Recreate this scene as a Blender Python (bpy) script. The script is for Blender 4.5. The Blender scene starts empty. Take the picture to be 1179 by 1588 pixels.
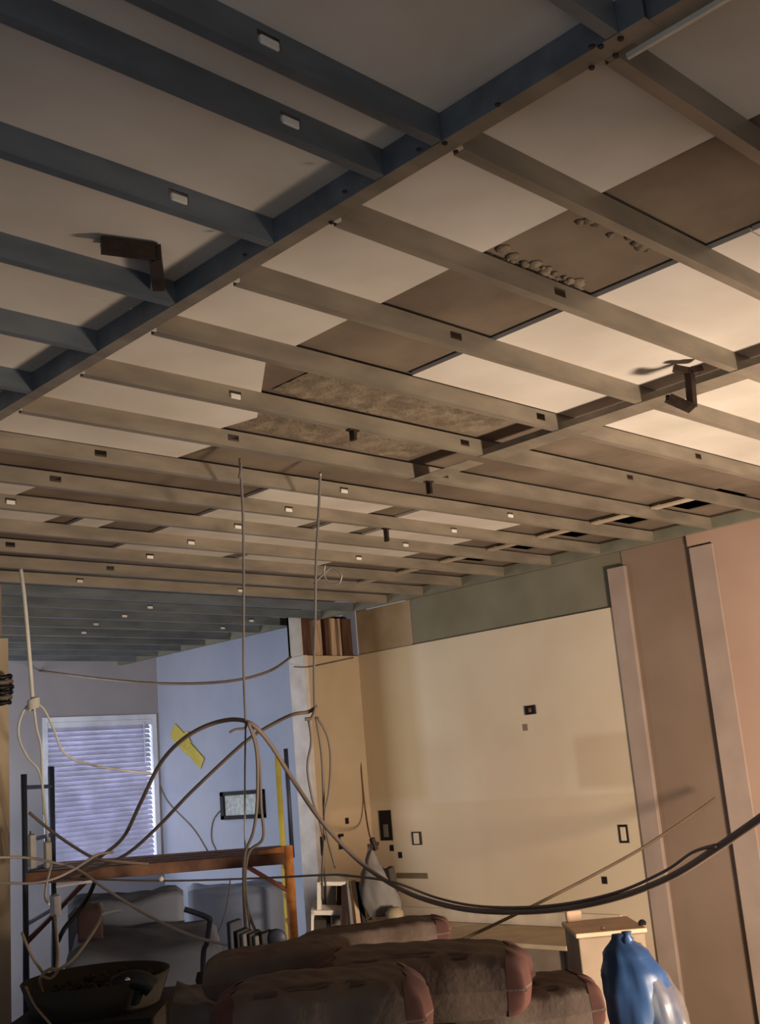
import bpy, math, random
from mathutils import Vector, Matrix
random.seed(7)
S = bpy.context.scene
COL = S.collection

# ---------------------------------------------------------------- camera
YAW, PITCH, ROLL, FPX = math.radians(44.9135), math.radians(12.8623), math.radians(-4.9068), 1726.43
CAM = Vector((0, 0, 1.62))
fw = Vector((math.cos(YAW)*math.cos(PITCH), math.sin(YAW)*math.cos(PITCH), math.sin(PITCH)))
r0 = Vector((math.sin(YAW), -math.cos(YAW), 0)); u0 = r0.cross(fw)
RT = math.cos(ROLL)*r0 + math.sin(ROLL)*u0
UP = -math.sin(ROLL)*r0 + math.cos(ROLL)*u0
cd = bpy.data.cameras.new('camera'); cam = bpy.data.objects.new('camera', cd); COL.objects.link(cam)
cd.sensor_fit = 'VERTICAL'; cd.sensor_height = 36; cd.lens = FPX/1588*36; cd.clip_start = .05
M = Matrix((( RT.x, UP.x, -fw.x, CAM.x), (RT.y, UP.y, -fw.y, CAM.y), (RT.z, UP.z, -fw.z, CAM.z), (0, 0, 0, 1)))
cam.matrix_world = M
S.camera = cam
# ---------------------------------------------------------------- light
S.view_settings.view_transform = 'Standard'; S.view_settings.look = 'None'
S.view_settings.gamma = 1; S.view_settings.use_curve_mapping = False
S.view_settings.exposure = 1.0
W = bpy.data.worlds.new('world'); S.world = W; W.use_nodes = True
bg = W.node_tree.nodes['Background']; bg.inputs[0].default_value = (.90, .90, 1, 1); bg.inputs[1].default_value = .14
def lamp(name, kind, loc, energy, color, size=.1, aim=None, sy=None):
    l = bpy.data.lights.new(name, kind); l.energy = energy; l.color = color
    if kind == 'AREA':
        l.size = size
        if sy: l.shape = 'RECTANGLE'; l.size_y = sy
    else: l.shadow_soft_size = size
    o = bpy.data.objects.new(name, l); COL.objects.link(o); o.location = loc
    if aim: o.rotation_euler = (Vector(aim)-Vector(loc)).to_track_quat('-Z', 'Y').to_euler()
    return o
lamp('work_light', 'AREA', (3.15, .15, .72), 108, (1, .83, .67), .5, (5.2, 4.0, .85), .5)
lamp('bulb_by_near_wall', 'POINT', (5.22, 2.26, 2.05), 1.8, (1, .78, .60), .05)
lamp('fill_light', 'AREA', (1.3, -.4, 1.3), 1.7, (1, .84, .66), .8, (1.8, .9, 2.7), .8)  # added warm fill for the upper left ceiling, no fixture there
lamp('far_room_daylight', 'AREA', (2.6, 7.3, 1.5), 26, (.88, .92, 1), 1.2, (5.5, 7.2, 1.5), 1.5)
lamp('window_daylight', 'AREA', (4.9, 8.95, 1.65), 21, (.84, .87, 1), 1.2, (4.9, 8.0, 1.6), 1.3)
lamp('entry_daylight', 'AREA', (-1.0, .2, 1.5), 3.4, (.58, .74, 1), 1.0, (1.2, 1.5, 2.7), 1.2)

# ---------------------------------------------------------------- materials
def lin(c):
    return tuple(((v/255)/12.92 if v/255 <= .04045 else ((v/255+.055)/1.055)**2.4) for v in c) + (1,)
MC = {}
def mat(name, c, rough=.7, metal=0, c2=None, scale=6, var=.12, bump=0, spec=.3, trans=0, rects=None, alpha=None, stretch=None):
    if name in MC: return MC[name]
    m = bpy.data.materials.new(name); m.use_nodes = True; MC[name] = m
    nt = m.node_tree; N = nt.nodes; L = nt.links; b = N['Principled BSDF']
    b.inputs['Roughness'].default_value = rough; b.inputs['Metallic'].default_value = metal
    b.inputs['Specular IOR Level'].default_value = spec
    geo = N.new('ShaderNodeNewGeometry'); mp = N.new('ShaderNodeMapping')
    if stretch: mp.inputs['Scale'].default_value = stretch
    L.new(geo.outputs['Position'], mp.inputs[0])
    nz = N.new('ShaderNodeTexNoise'); nz.inputs['Scale'].default_value = scale; nz.inputs['Detail'].default_value = 5
    L.new(mp.outputs[0], nz.inputs['Vector'])
    a = lin(c); d = lin(c2) if c2 else tuple(max(0, v*(1-var*2)) for v in a[:3]) + (1,)
    r = N.new('ShaderNodeValToRGB'); r.color_ramp.elements[0].position = .35; r.color_ramp.elements[1].position = .65
    r.color_ramp.elements[0].color = d; r.color_ramp.elements[1].color = a
    L.new(nz.outputs['Fac'], r.inputs[0]); out = r.outputs[0]
    if rects:   # patches of another paint / joint compound: (axis, lo, hi, zlo, zhi, colour, strength)
        sp = N.new('ShaderNodeSeparateXYZ'); L.new(geo.outputs['Position'], sp.inputs[0])
        def band(sock, lo, hi, soft):
            x = N.new('ShaderNodeMapRange'); x.inputs[1].default_value = lo-soft; x.inputs[2].default_value = lo+soft
            y = N.new('ShaderNodeMapRange'); y.inputs[1].default_value = hi-soft; y.inputs[2].default_value = hi+soft
            y.inputs[3].default_value = 1; y.inputs[4].default_value = 0
            L.new(sock, x.inputs[0]); L.new(sock, y.inputs[0])
            q = N.new('ShaderNodeMath'); q.operation = 'MULTIPLY'; L.new(x.outputs[0], q.inputs[0]); L.new(y.outputs[0], q.inputs[1]); return q.outputs[0]
        for ax, lo, hi, zl, zh, cc, st, so in rects:
            p = band(sp.outputs[ax], lo, hi, so); q = band(sp.outputs['Z' if ax != 'Z' else 'Y'], zl, zh, so)
            k = N.new('ShaderNodeMath'); k.operation = 'MULTIPLY'; L.new(p, k.inputs[0]); L.new(q, k.inputs[1])
            k2 = N.new('ShaderNodeMath'); k2.operation = 'MULTIPLY'; L.new(k.outputs[0], k2.inputs[0]); k2.inputs[1].default_value = st
            mx = N.new('ShaderNodeMix'); mx.data_type = 'RGBA'; L.new(k2.outputs[0], mx.inputs[0]); L.new(out, mx.inputs[6]); mx.inputs[7].default_value = lin(cc)
            out = mx.outputs[2]
    L.new(out, b.inputs['Base Color'])
    if bump:
        bp = N.new('ShaderNodeBump'); bp.inputs['Strength'].default_value = bump; bp.inputs['Distance'].default_value = .01
        n2 = N.new('ShaderNodeTexNoise'); n2.inputs['Scale'].default_value = scale*5; n2.inputs['Detail'].default_value = 6
        L.new(mp.outputs[0], n2.inputs['Vector']); L.new(n2.outputs['Fac'], bp.inputs['Height']); L.new(bp.outputs[0], b.inputs['Normal'])
    if trans:
        o = N['Material Output']; t = N.new('ShaderNodeBsdfTranslucent'); L.new(out, t.inputs[0])
        ms = N.new('ShaderNodeMixShader'); ms.inputs[0].default_value = trans; L.new(b.outputs[0], ms.inputs[1]); L.new(t.outputs[0], ms.inputs[2]); L.new(ms.outputs[0], o.inputs[0])
    if alpha: b.inputs['Alpha'].default_value = alpha
    return m
steel = mat('galvanised_steel', (136, 124, 106), .45, .25, (112, 102, 88), 14, stretch=(.3, 1, 1), spec=.5)
steel_daylit = mat('daylight_tinted_steel', (108, 114, 118), .42, .35, (88, 94, 98), 14, stretch=(.3, 1, 1), spec=.5)  # same steel with blue daylight put into its colour
steel_dark = mat('dark_bracket_steel', (70, 56, 46), .5, .5, (42, 33, 28), 20)
board = mat('white_board', (198, 188, 175), .85, 0, (182, 171, 157), 3)
brown = mat('old_ceiling', (116, 101, 84), .9, 0, (92, 78, 64), 3.2, bump=.15)
dust = mat('plaster_dust', (126, 111, 92), .95, 0, (96, 82, 66), 20, bump=.45)
cream = mat('cream_wall', (208, 190, 164), .8, 0, (200, 180, 152), 2, rects=[
    ('Y', 5.30, 6.0, 1.36, 3, (172, 146, 98), .55, .06), ('Y', 3, 6.0, .4, 1.36, (196, 172, 140), .6, .01),
    ('Y', 4.15, 4.75, 1.0, 1.66, (204, 180, 152), .5, .02), ('Y', 3.6, 4.05, 1.4, 1.7, (176, 150, 118), .45, .02)])
stubm = mat('stub_wall_paint', (178, 156, 126), .8, 0, (170, 147, 116), 3, rects=[('X', 5.14, 5.6, .4, 1.36, (192, 164, 132), .5, .02)])
green = mat('green_drywall', (124, 118, 98), .85, 0, (112, 106, 86), 3)
beige = mat('beige_plaster', (158, 134, 106), .85, 0, (140, 116, 82), 5)
blue = mat('pale_blue_paint', (160, 164, 180), .8, 0, (150, 156, 174), 2)
greyw = mat('grey_window_wall_paint', (140, 138, 144), .85, 0, (130, 128, 134), 2)
pink = mat('pinkish_satin_paint', (172, 142, 122), .34, 0, (164, 134, 114), 2, spec=.45)
tan = mat('tan_panel', (134, 112, 94), .7, 0, (124, 102, 84), 2)
trimm = mat('trim_paint', (158, 138, 124), .6, 0, (146, 126, 112), 4)
white = mat('white_plastic', (214, 204, 190), .5, 0)
whitep = mat('white_trim', (205, 212, 228), .5, 0)
slatm = mat('blind_slats', (190, 190, 210), .6, 0, trans=.28)
floorm = mat('concrete_floor', (84, 78, 72), .9, 0, (60, 56, 52), 3, bump=.3)
woodd = mat('dark_stud_wood', (86, 58, 42), .85, 0, (60, 38, 26), 12, stretch=(4, 4, .4))
woodl = mat('pale_stud_wood', (176, 148, 118), .85, 0, (150, 120, 92), 12, stretch=(4, 4, .4))
black = mat('black_plastic', (22, 20, 20), .5)
blackish = mat('dark_hole', (26, 18, 14), .95)
cab = mat('grey_cable_sheath', (118, 102, 90), .65)
cabb = mat('brown_grey_cable', (108, 96, 86), .6)
cabw = mat('pale_cable', (205, 200, 184), .6)
wire = mat('hanger_wire', (128, 122, 116), .4, .4)
orange = mat('orange_scaffold_paint', (214, 140, 74), .6, 0, (170, 104, 54), 16)
rust = mat('brown_scaffold_plank', (124, 84, 58), .8, 0, (84, 52, 34), 14)
yellow = mat('yellow_paint', (190, 172, 76), .7)
navy = mat('dark_blue_grey_steel', (60, 62, 74), .5, .3)
paper = mat('cement_bag_paper', (100, 84, 72), .9, 0, (80, 65, 54), 9, bump=.2)
redp = mat('red_brown_bag_end', (88, 52, 42), .9, 0, (66, 40, 33), 9)
ink = mat('bag_print', (70, 52, 48), .8)
sheet = mat('grey_dust_sheet', (104, 108, 118), .75, 0, (84, 88, 98), 3, bump=.3)
cush = mat('brown_cushion', (92, 70, 64), .85)
bluep = mat('blue_plastic', (44, 74, 112), .4, 0, (30, 52, 86), 4, spec=.4)
clearp = mat('clear_film', (120, 112, 110), .35, spec=.5, alpha=.5)
gcloth = mat('grey_bundle_cloth', (108, 102, 96), .85)
olive = mat('olive_tray', (52, 46, 36), .85)
dark = mat('dark_debris', (28, 22, 18), .8, 0, (44, 30, 22), 20)

# ---------------------------------------------------------------- helpers
def at(px, py, d):
    return CAM + d*(fw + (px-589.5)/FPX*RT - (py-794)/FPX*UP)
class MB:
    def __init__(s): s.v = []; s.f = []
    def add(s, vs, fs):
        o = len(s.v); s.v += [tuple(v) for v in vs]; s.f += [tuple(i+o for i in f) for f in fs]; return s
    def box(s, x0, x1, y0, y1, z0, z1):
        return s.add([(x, y, z) for x in (x0, x1) for y in (y0, y1) for z in (z0, z1)],
                     [(0, 1, 3, 2), (4, 6, 7, 5), (0, 4, 5, 1), (2, 3, 7, 6), (0, 2, 6, 4), (1, 5, 7, 3)])
    def bar(s, a, b, w, h, up=(0, 0, 1)):
        a = Vector(a); b = Vector(b); d = (b-a).normalized(); u = Vector(up)
        if abs(d.dot(u)) > .95: u = Vector((1, 0, 0))
        x = d.cross(u).normalized()*w/2; y = x.cross(d).normalized()*h/2
        return s.add([p+i*x+j*y for p in (a, b) for i, j in ((-1, -1), (1, -1), (1, 1), (-1, 1))],
                     [(3, 2, 1, 0), (4, 5, 6, 7), (0, 1, 5, 4), (1, 2, 6, 5), (2, 3, 7, 6), (3, 0, 4, 7)])
    def prism(s, poly, z0, z1):
        n = len(poly)
        return s.add([(x, y, z0) for x, y in poly]+[(x, y, z1) for x, y in poly],
                     [tuple(range(n-1, -1, -1)), tuple(range(n, 2*n))]+[(i, (i+1) % n, n+(i+1) % n, n+i) for i in range(n)])
    def tube(s, pts, r, seg=8, sm=6, close=False):
        P = [Vector(p) for p in pts]
        if len(P) > 2 and sm > 1:
            Q = []; n = len(P)
            for i in range(n-1):
                p0 = P[max(i-1, 0)]; p1 = P[i]; p2 = P[i+1]; p3 = P[min(i+2, n-1)]
                for k in range(sm):
                    t = k/sm
                    Q.append(.5*((2*p1)+(-p0+p2)*t+(2*p0-5*p1+4*p2-p3)*t*t+(-p0+3*p1-3*p2+p3)*t**3))
            Q.append(P[-1]); P = Q
        n = len(P); vs = []; ref = Vector((.3, .2, 1)).normalized()
        for i, p in enumerate(P):
            d = (P[min(i+1, n-1)]-P[max(i-1, 0)]).normalized()
            if abs(d.dot(ref)) > .97: ref = Vector((1, .1, .2)).normalized()
            x = d.cross(ref).normalized(); y = x.cross(d).normalized(); ref = y
            for k in range(seg):
                a = 2*math.pi*k/seg; vs.append(p+r*(math.cos(a)*x+math.sin(a)*y))
        fs = [(i*seg+k, i*seg+(k+1) % seg, (i+1)*seg+(k+1) % seg, (i+1)*seg+k) for i in range(n-1) for k in range(seg)]
        fs += [tuple(range(seg-1, -1, -1)), tuple((n-1)*seg+k for k in range(seg))]
        return s.add(vs, fs)
    def lathe(s, c, prof, seg=24, axis=(0, 0, 1)):
        a = Vector(axis).normalized(); x = a.orthogonal().normalized(); y = a.cross(x); c = Vector(c); n = len(prof)
        vs = [c+h*a+r*(math.cos(2*math.pi*k/seg)*x+math.sin(2*math.pi*k/seg)*y) for r, h in prof for k in range(seg)]
        fs = [(i*seg+k, i*seg+(k+1) % seg, (i+1)*seg+(k+1) % seg, (i+1)*seg+k) for i in range(n-1) for k in range(seg)]
        fs += [tuple(range(seg-1, -1, -1)), tuple((n-1)*seg+k for k in range(seg))]
        return s.add(vs, fs)
    def build(s, name, m, parent=None, smooth=False, bevel=0, sub=0):
        me = bpy.data.meshes.new(name); me.from_pydata(s.v, [], s.f); me.validate(); me.update()
        import bmesh
        b = bmesh.new(); b.from_mesh(me); bmesh.ops.recalc_face_normals(b, faces=b.faces); b.to_mesh(me); b.free()
        o = bpy.data.objects.new(name, me); COL.objects.link(o); me.materials.append(m)
        if parent is not None: o.parent = parent; o.matrix_parent_inverse = Matrix.Translation(-Vector(parent.location))
        if smooth:
            for p in me.polygons: p.use_smooth = True
        if bevel:
            q = o.modifiers.new('bevel', 'BEVEL'); q.width = bevel; q.segments = 2; q.limit_method = 'ANGLE'
        if sub:
            q = o.modifiers.new('sub', 'SUBSURF'); q.levels = sub; q.render_levels = sub
        return o
def tag(o, label=None, cat=None, group=None, kind=None):
    if label: o['label'] = label
    if cat: o['category'] = cat
    if group: o['group'] = group
    if kind: o['kind'] = kind
    return o
def empty(name, loc):
    o = bpy.data.objects.new(name, None); o.location = loc; o.empty_display_size = .05; COL.objects.link(o); return o
def struct(o): o['kind'] = 'structure'; return o
ORD = ['first', 'second', 'third', 'fourth', 'fifth', 'sixth', 'seventh', 'eighth', 'ninth', 'tenth', 'eleventh', 'twelfth', 'thirteenth',
       'fourteenth', 'fifteenth', 'sixteenth', 'seventeenth', 'eighteenth', 'nineteenth', 'twentieth', 'twenty-first', 'twenty-second', 'twenty-third', 'twenty-fourth']

# ---------------------------------------------------------------- setting
ZB, ZT, ZO = 2.66, 2.714, 2.729
struct(MB().box(-3, 5.7, -3, 8.7, -.1, 0).build('floor', floorm))
c = MB()
holes = [k for k in range(5, 12)]
YK = [.78, 1.103, 1.423, 1.751, 2.075, 2.407, 2.745, 3.09, 3.43, 3.77, 4.12, 4.46, 4.79, 5.12, 5.45, 5.78, 6.12, 6.47, 6.84, 7.17, 7.5, 7.83, 8.16]
c.box(-3, 4.62, -3, 5.33, ZO, ZO+.006); c.box(4.91, 5.7, -3, 5.33, ZO, ZO+.006)
c.box(4.62, 4.91, -3, YK[5], ZO, ZO+.006); c.box(4.62, 4.91, YK[12]+.10, 5.33, ZO, ZO+.006)
for k in range(5, 12): c.box(4.62, 4.91, YK[k+1]-.004, YK[k+1]+.10, ZO, ZO+.005)
pl = MB().box(4.5, 5.0, 2, 5.2, 3.1, 3.13).box(4.5, 4.53, 2, 5.2, ZO+.006, 3.1).box(4.97, 5.0, 2, 5.2, ZO+.006, 3.1).box(4.5, 5, 2, 2.03, ZO+.006, 3.1).box(4.5, 5, 5.17, 5.2, ZO+.006, 3.1)
struct(pl.build('ceiling_plenum', blackish))  # darkness of the unlit cavity put into the near-black colour
struct(MB().box(-3, 5.7, 5.33, 8.7, 2.84, 2.87).box(-3, 5.7, 5.33, 5.36, ZO+.006, 2.84).build('ceiling_far', mat('far_ceiling_shade_tint', (70, 70, 76), .9, 0, (44, 44, 50), 5)))  # dim bluish light of the far room put into the ceiling colour
struct(c.build('ceiling', brown))
XW = 5.52
struct(MB().box(XW, XW+.12, 3.655, 5.87, 0, 2.415).build('wall_right', cream))
struct(MB().box(XW+.018, XW+.12, 3.56, 5.31, 2.415, ZO).build('wall_right_upper', green))
struct(MB().box(XW+.010, XW+.12, 5.31, 5.85, 2.415, ZO).build('wall_right_patch', beige))
struct(MB().box(XW, XW+.12, 5.85, 8.57, 0, 2.84).build('wall_right_far', blue))
# niche and near wall right of the kitchen
struct(MB().box(XW+.01, XW+.14, 3.10, 3.56, 0, ZO).build('wall_right_niche', tan))
struct(MB().box(XW-.02, XW+.14, -1.5, 2.965, 0, ZO).box(XW-.02, XW+.14, 2.965, 3.11, 2.665, ZO).build('wall_right_near', pink))
struct(MB().box(XW-.016, XW+.14, 3.535, 3.655, 0, 2.64).build('trim_1', trimm, bevel=.004))
struct(MB().box(XW-.028, XW+.14, 2.955, 3.10, 0, 2.655).build('trim_2', trimm, bevel=.004))
# window wall
YW = 8.454; wx0, wx1, wz0, wz1 = 4.42, 5.49, 1.0, 2.235
w = MB().box(1.5, wx0, YW, YW+.12, 0, 2.84).box(wx1, 5.64, YW, YW+.12, 0, 2.84).box(wx0, wx1, YW, YW+.12, 0, wz0).box(wx0, wx1, YW, YW+.12, wz1, 2.84)
struct(w.build('wall_back', greyw))
win = struct(MB().box(wx0, wx0+.04, YW-.012, YW+.1, wz0, wz1).box(wx1-.045, wx1, YW-.012, YW+.1, wz0, wz1).box(wx0+.04, wx1-.045, YW-.012, YW+.1, wz1-.04, wz1).box(wx0+.04, wx1-.045, YW-.012, YW+.1, wz0, wz0+.04).build('window_1', whitep))
glass = mat('window_glass', (225, 232, 240), .05, spec=.5, alpha=.15)
g = MB().box(wx0+.04, wx1-.045, YW+.08, YW+.084, wz0+.04, wz1-.04).build('glass_pane', glass, win)
bl = empty('window_blind', (4.95, YW, 2.19)); tag(bl, 'pale slatted horizontal blind lowered over the far window', 'window blind')
MB().box(wx0+.045, wx1-.05, YW-.01, YW+.04, wz1-.085, wz1-.042).build('head_rail', whitep, bl)
n = 28
for i in range(n):
    z = wz1-.10-i*(wz1-.10-wz0-.055)/(n-1)
    MB().bar((wx0+.05, YW+.02, z), (wx1-.055, YW+.02, z), .044, .0016, up=(0, -.80, .60)).build('slat', slatm, bl)
MB().box(wx0+.05, wx1-.055, YW+.0, YW+.03, wz0+.042, wz0+.055).build('bottom_rail', whitep, bl)
MB().tube([(wx1-.13, YW-.014, wz1-.07), (wx1-.125, YW-.014, wz1-.42)], .005).build('tilt_wand', whitep, bl)
# stub wall
struct(MB().box(5.03, XW, 5.85, 6.0, 0, 2.41).build('wall_stub', stubm))
struct(MB().box(5.0, 5.035, 5.845, 6.005, 0, 2.412).build('trim_3', mat('white_corner_plaster', (196, 188, 182), .8, 0, (176, 166, 158), 8)))
sx = [(5.01, 5.10, woodd, 'grey-brown'), (5.135, 5.20, woodl, 'pale'), (5.235, 5.275, woodd, 'narrow dark'), (5.29, 5.335, woodl, 'narrow pale'), (5.365, 5.385, woodl, 'thin pale'), (5.40, 5.49, woodd, 'wide dark brown')]
for i, (a, b, m_, nm) in enumerate(sx):
    tag(MB().box(a, b, 5.87, 5.96, 2.412, ZB+.02).build('wall_stud', m_), f'{nm} wooden stud, {ORD[i]} from the left, above the short partition', 'stud', 'exposed studs above the short partition')
struct(MB().box(5.0, XW, 5.98, 6.0, 2.41, ZT).build('wall_stub_backing', woodd))
struct(MB().box(5.0, 5.012, 5.86, 6.0, 2.41, ZT).build('trim_4', mat('pale_edge', (180, 170, 160), .8)))
# post at the left edge
struct(MB().box(2.30, 2.543, 5.2, 5.3, 0, 2.392).build('wall_left', mat('tan_jamb', (176, 158, 132), .8, 0, (160, 142, 112), 4)))
struct(MB().box(2.30, 2.52, 5.22, 5.28, 2.392, ZB).build('wall_left_upper', mat('jamb_dark', (128, 112, 98), .8)))
coil = empty('cable_coil', at(4, 1070, 5.4)); tag(coil, 'dark brown coil of cable hung on the left-hand post', 'cable coil')
for i in range(6):
    cc = at(4, 1050+i*8, 5.38); rr = .045-.004*abs(i-2)
    MB().tube([cc+rr*(math.cos(t*math.pi/8)*Vector((1, 0, 0))+math.sin(t*math.pi/8)*Vector((0, .5, 0)))+Vector((0, -.005, .004*math.sin(t))) for t in range(17)], .011).build('turn', cabb if i in (1, 4) else black, coil, True)

# ---------------------------------------------------------------- ceiling steel
PUN = {2: [2.10], 3: [2.09], 4: [2.862, 3.855], 5: [1.87, 2.86, 3.883], 6: [2.115, 3.12], 7: [1.836, 2.91, 3.937], 8: [1.857, 2.908, 3.927],
       9: [1.858, 2.902, 3.942], 10: [1.86, 2.90, 3.948], 11: [2.195, 2.899], 12: [2.881], 13: [2.899, 3.935], 15: [3.744], 16: [3.773, 4.783], 17: [3.772, 4.793], 18: [3.894]}
DARK = {(3, 2.09), (2, 2.10), (4, 2.862), (4, 3.855), (5, 2.86), (5, 3.883), (6, 2.115), (6, 3.12), (7, 1.836), (8, 1.857), (11, 2.195), (12, 2.881)}
grom = mat('white_grommet', (214, 206, 192), .5, 0)
def joist(x0, x1, y0, holes, label, group, fl=.025, zt=ZT, k=-1):
    ms = steel_daylit if (k < 0 or k > 13) else steel
    o = empty('ceiling_joist', (x0, y0, ZB)); tag(o, label, 'ceiling joist', group)
    t = .0012; hw, h0, h1 = .022, 2.679, 2.701
    w = MB(); xs = [x0]
    for h in sorted(holes):
        w.box(xs[-1], h-hw, y0, y0+t, ZB, zt)
        w.box(h-hw, h+hw, y0, y0+t, ZB, h0); w.box(h-hw, h+hw, y0, y0+t, h1, zt); xs.append(h+hw)
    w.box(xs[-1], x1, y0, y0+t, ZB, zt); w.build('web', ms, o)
    for h in holes:
        if (k, h) not in DARK: MB().box(h-hw*.8, h+hw*.8, y0-.004, y0+.006, h0-.002, h0+.013).build('grommet', grom, o, bevel=.002)
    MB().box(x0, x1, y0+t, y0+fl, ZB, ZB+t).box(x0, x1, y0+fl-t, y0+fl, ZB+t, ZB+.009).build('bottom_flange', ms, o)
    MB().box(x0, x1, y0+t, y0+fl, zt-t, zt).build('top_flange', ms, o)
    return o
for k, y in enumerate(YK):
    j = joist(1.392, 5.128, y, PUN.get(k, []), f'long steel ceiling joist right of the cross track, {ORD[k]} counted from the top', 'steel joists right of the cross track', k=k)
JL = [(.745, []), (1.108, [.962]), (1.25, [1.12]), (1.568, [1.112]), (1.92, []), (2.255, []), (2.59, [])]
for k, (y, h) in enumerate(JL):
    joist(-.3, 1.338, y, h, f'daylight-tinted steel joist butting the cross track from the left, {ORD[k]} from the top', 'steel joists left of the cross track', .022)
cr = empty('cross_track', (1.34, .75, ZB)); tag(cr, 'long steel cross track running diagonally from the left edge to the top of the ceiling', 'steel track')
MB().box(1.34, 1.3412, .70, 3.3, ZB, ZT).build('web', steel_daylit, cr)
MB().box(1.3412, 1.378, .70, 3.3, ZB, ZB+.0012).build('bottom_flange', steel, cr)
sc = [(650, 232), (690, 222), (707, 235), (772, 162), (918, 72), (932, 72), (918, 105), (963, 60), (955, 86), (535, 297), (514, 345), (380, 395)]
for px, py in sc:
    d = at(px, py, 1)-CAM; p = CAM+d*((ZB-.001-CAM.z)/d.z)
    MB().lathe((p.x, p.y, ZB-.003), [(.0045, 0), (.005, .002), (.005, .003)], 10).build('screw', black, cr)
ct = empty('cross_track', (1.36, .2, ZB)); tag(ct, 'short steel track with a bright lower lip at the top right of the ceiling', 'steel track')
MB().box(1.352, 1.3532, .2, .745, ZB+.001, ZT-.001).build('web', steel_daylit, ct)
MB().box(1.3532, 1.40, .2, .745, ZB+.001, ZB+.0022).build('bottom_flange', steel, ct)
MB().box(1.393, 1.40, .2, .768, ZB-.008, ZB+.001).build('lip', mat('bright_lip', (200, 190, 170), .5, .2), ct)
tag(MB().box(5.13, 5.1315, -1, 8.44, ZB, ZT).box(5.1315, 5.165, -1, 8.44, ZB, ZB+.0012).box(5.1315, 5.165, -1, 8.44, ZT-.0012, ZT).build('perimeter_track', mat('greenish_track', (122, 118, 100), .6, .2)), 'greenish steel perimeter track closing the joist ends along the kitchen wall', 'steel track')
# flat cross strap
tag(MB().box(2.952, 3.052, .8, 2.43, ZB-.0025, ZB-.001).box(2.952, 2.9535, .8, 2.43, ZB-.001, ZB+.02).build('cross_strap', steel), 'flat steel strap crossing under the joists beside the right-hand hanger bracket', 'steel strap')
tag(MB().box(2.952, 3.04, 2.48, 2.78, ZB-.0025, ZB-.001).build('cross_strap', steel), 'short steel strap piece in the middle of the ceiling', 'steel strap')

# white boards (new panels over the joists)
def panel(poly, label, z=ZT+.0005, th=.012, m=board, cut=None):
    return tag(MB().prism(poly, z, z+th).build('ceiling_board', m), label, 'ceiling board', 'white boards lying over the joists')
panel([(-1, -.5), (1.82, -.5), (1.82, 2.10), (-1, 2.10)], 'large white ceiling board over the upper left joists, left of the brown gap')
panel([(-1, 2.104), (1.82, 2.104), (1.82, 2.2), (1.975, 2.42), (2.10, 2.60), (2.06, 2.77), (-1, 2.77)], 'white ceiling board with an oblique cut end, left of the dusty brown area')
panel([(-1, 2.774), (2.17, 2.774), (2.13, 3.085), (-1, 3.085)], 'lowest long white ceiling board on the left, pale yellowish strip')
panel([(2.255, -.5), (4.55, -.5), (4.55, 1.0), (2.255, 1.0)], 'bright white ceiling board at the upper right edge, right of the brown gap')
panel([(2.255, 1.004), (4.55, 1.004), (4.55, 2.07), (2.255, 2.07)], 'bright warm-lit ceiling board around the right-hand hanger bracket')
STR = [(1.0, 1.905, 8, 'short white board strip at the far left edge, upper one'), (1.0, 2.20, 9, 'short white board strip at the far left edge, below the upper one'), (1.0, 2.0, 10, 'short white board strip at the far left edge, lowest one'),
       (2.29, 2.45, 9, 'tiny white board scrap beside a dark gap left of the ceiling wires'),
       (2.69, 3.39, 7, 'white board strip between the two hanging wires, topmost row'), (3.55, 4.27, 7, 'white board strip right of the hanging wires, topmost row'),
       (2.705, 3.26, 8, 'white board strip crossed by the left hanging wire, second row'), (3.34, 3.58, 8, 'short white board strip right of the second hanging wire, second row'), (3.66, 4.32, 8, 'white board strip far right, second row'),
       (2.70, 4.30, 9, 'long white board strip, third row of the middle ceiling'), (2.71, 3.35, 10, 'thin white board strip, lowest row left part'), (3.42, 4.0, 10, 'thin white board strip, lowest row right part')]
for a, b, k, l in STR:
    ya, yb = YK[k]+.03, YK[k+1]+.02
    panel([(a, ya), (b, ya), (b-.03, yb), (a+.0, yb)], l)
for k in range(5, 12):
    tag(MB().box(4.56, 4.612, YK[k]+.12, YK[k+1]-.006, ZT-.012, ZT-.004).build('edge_batten', mat('dusty_batten', (176, 158, 134), .8)), f'pale batten beside a dark ceiling opening near the kitchen wall, {ORD[k-5]} from the right', 'batten', 'pale battens beside the dark ceiling openings')
st = MB()
for y0_, y1_ in ((2.10, 2.40), (2.44, 2.735)):
    nx, ny = 60, 10
    vs = [(2.0+.9*i/nx+(.0), y0_+(y1_-y0_)*j/ny, ZO-.002-random.random()**2*.009) for i in range(nx+1) for j in range(ny+1)]
    st.add(vs, [(i*(ny+1)+j, (i+1)*(ny+1)+j, (i+1)*(ny+1)+j+1, i*(ny+1)+j+1) for i in range(nx) for j in range(ny)])
for y0_, y1_ in ((1.135, 1.22), (1.40, 1.45)):
    for i in range(26):
        x = random.uniform(1.86, 2.24); y = random.uniform(y0_, y1_); s_ = random.uniform(.006, .018)
        st.lathe((x, y, ZO-.009), [(s_*.3, 0), (s_, .005), (s_*1.1, .009)], 7)
tag(st.build('plaster_residue', dust, smooth=True), 'crusty plaster residue stuck to the brown ceiling in the gap between white boards', 'plaster', kind='stuff')

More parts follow.
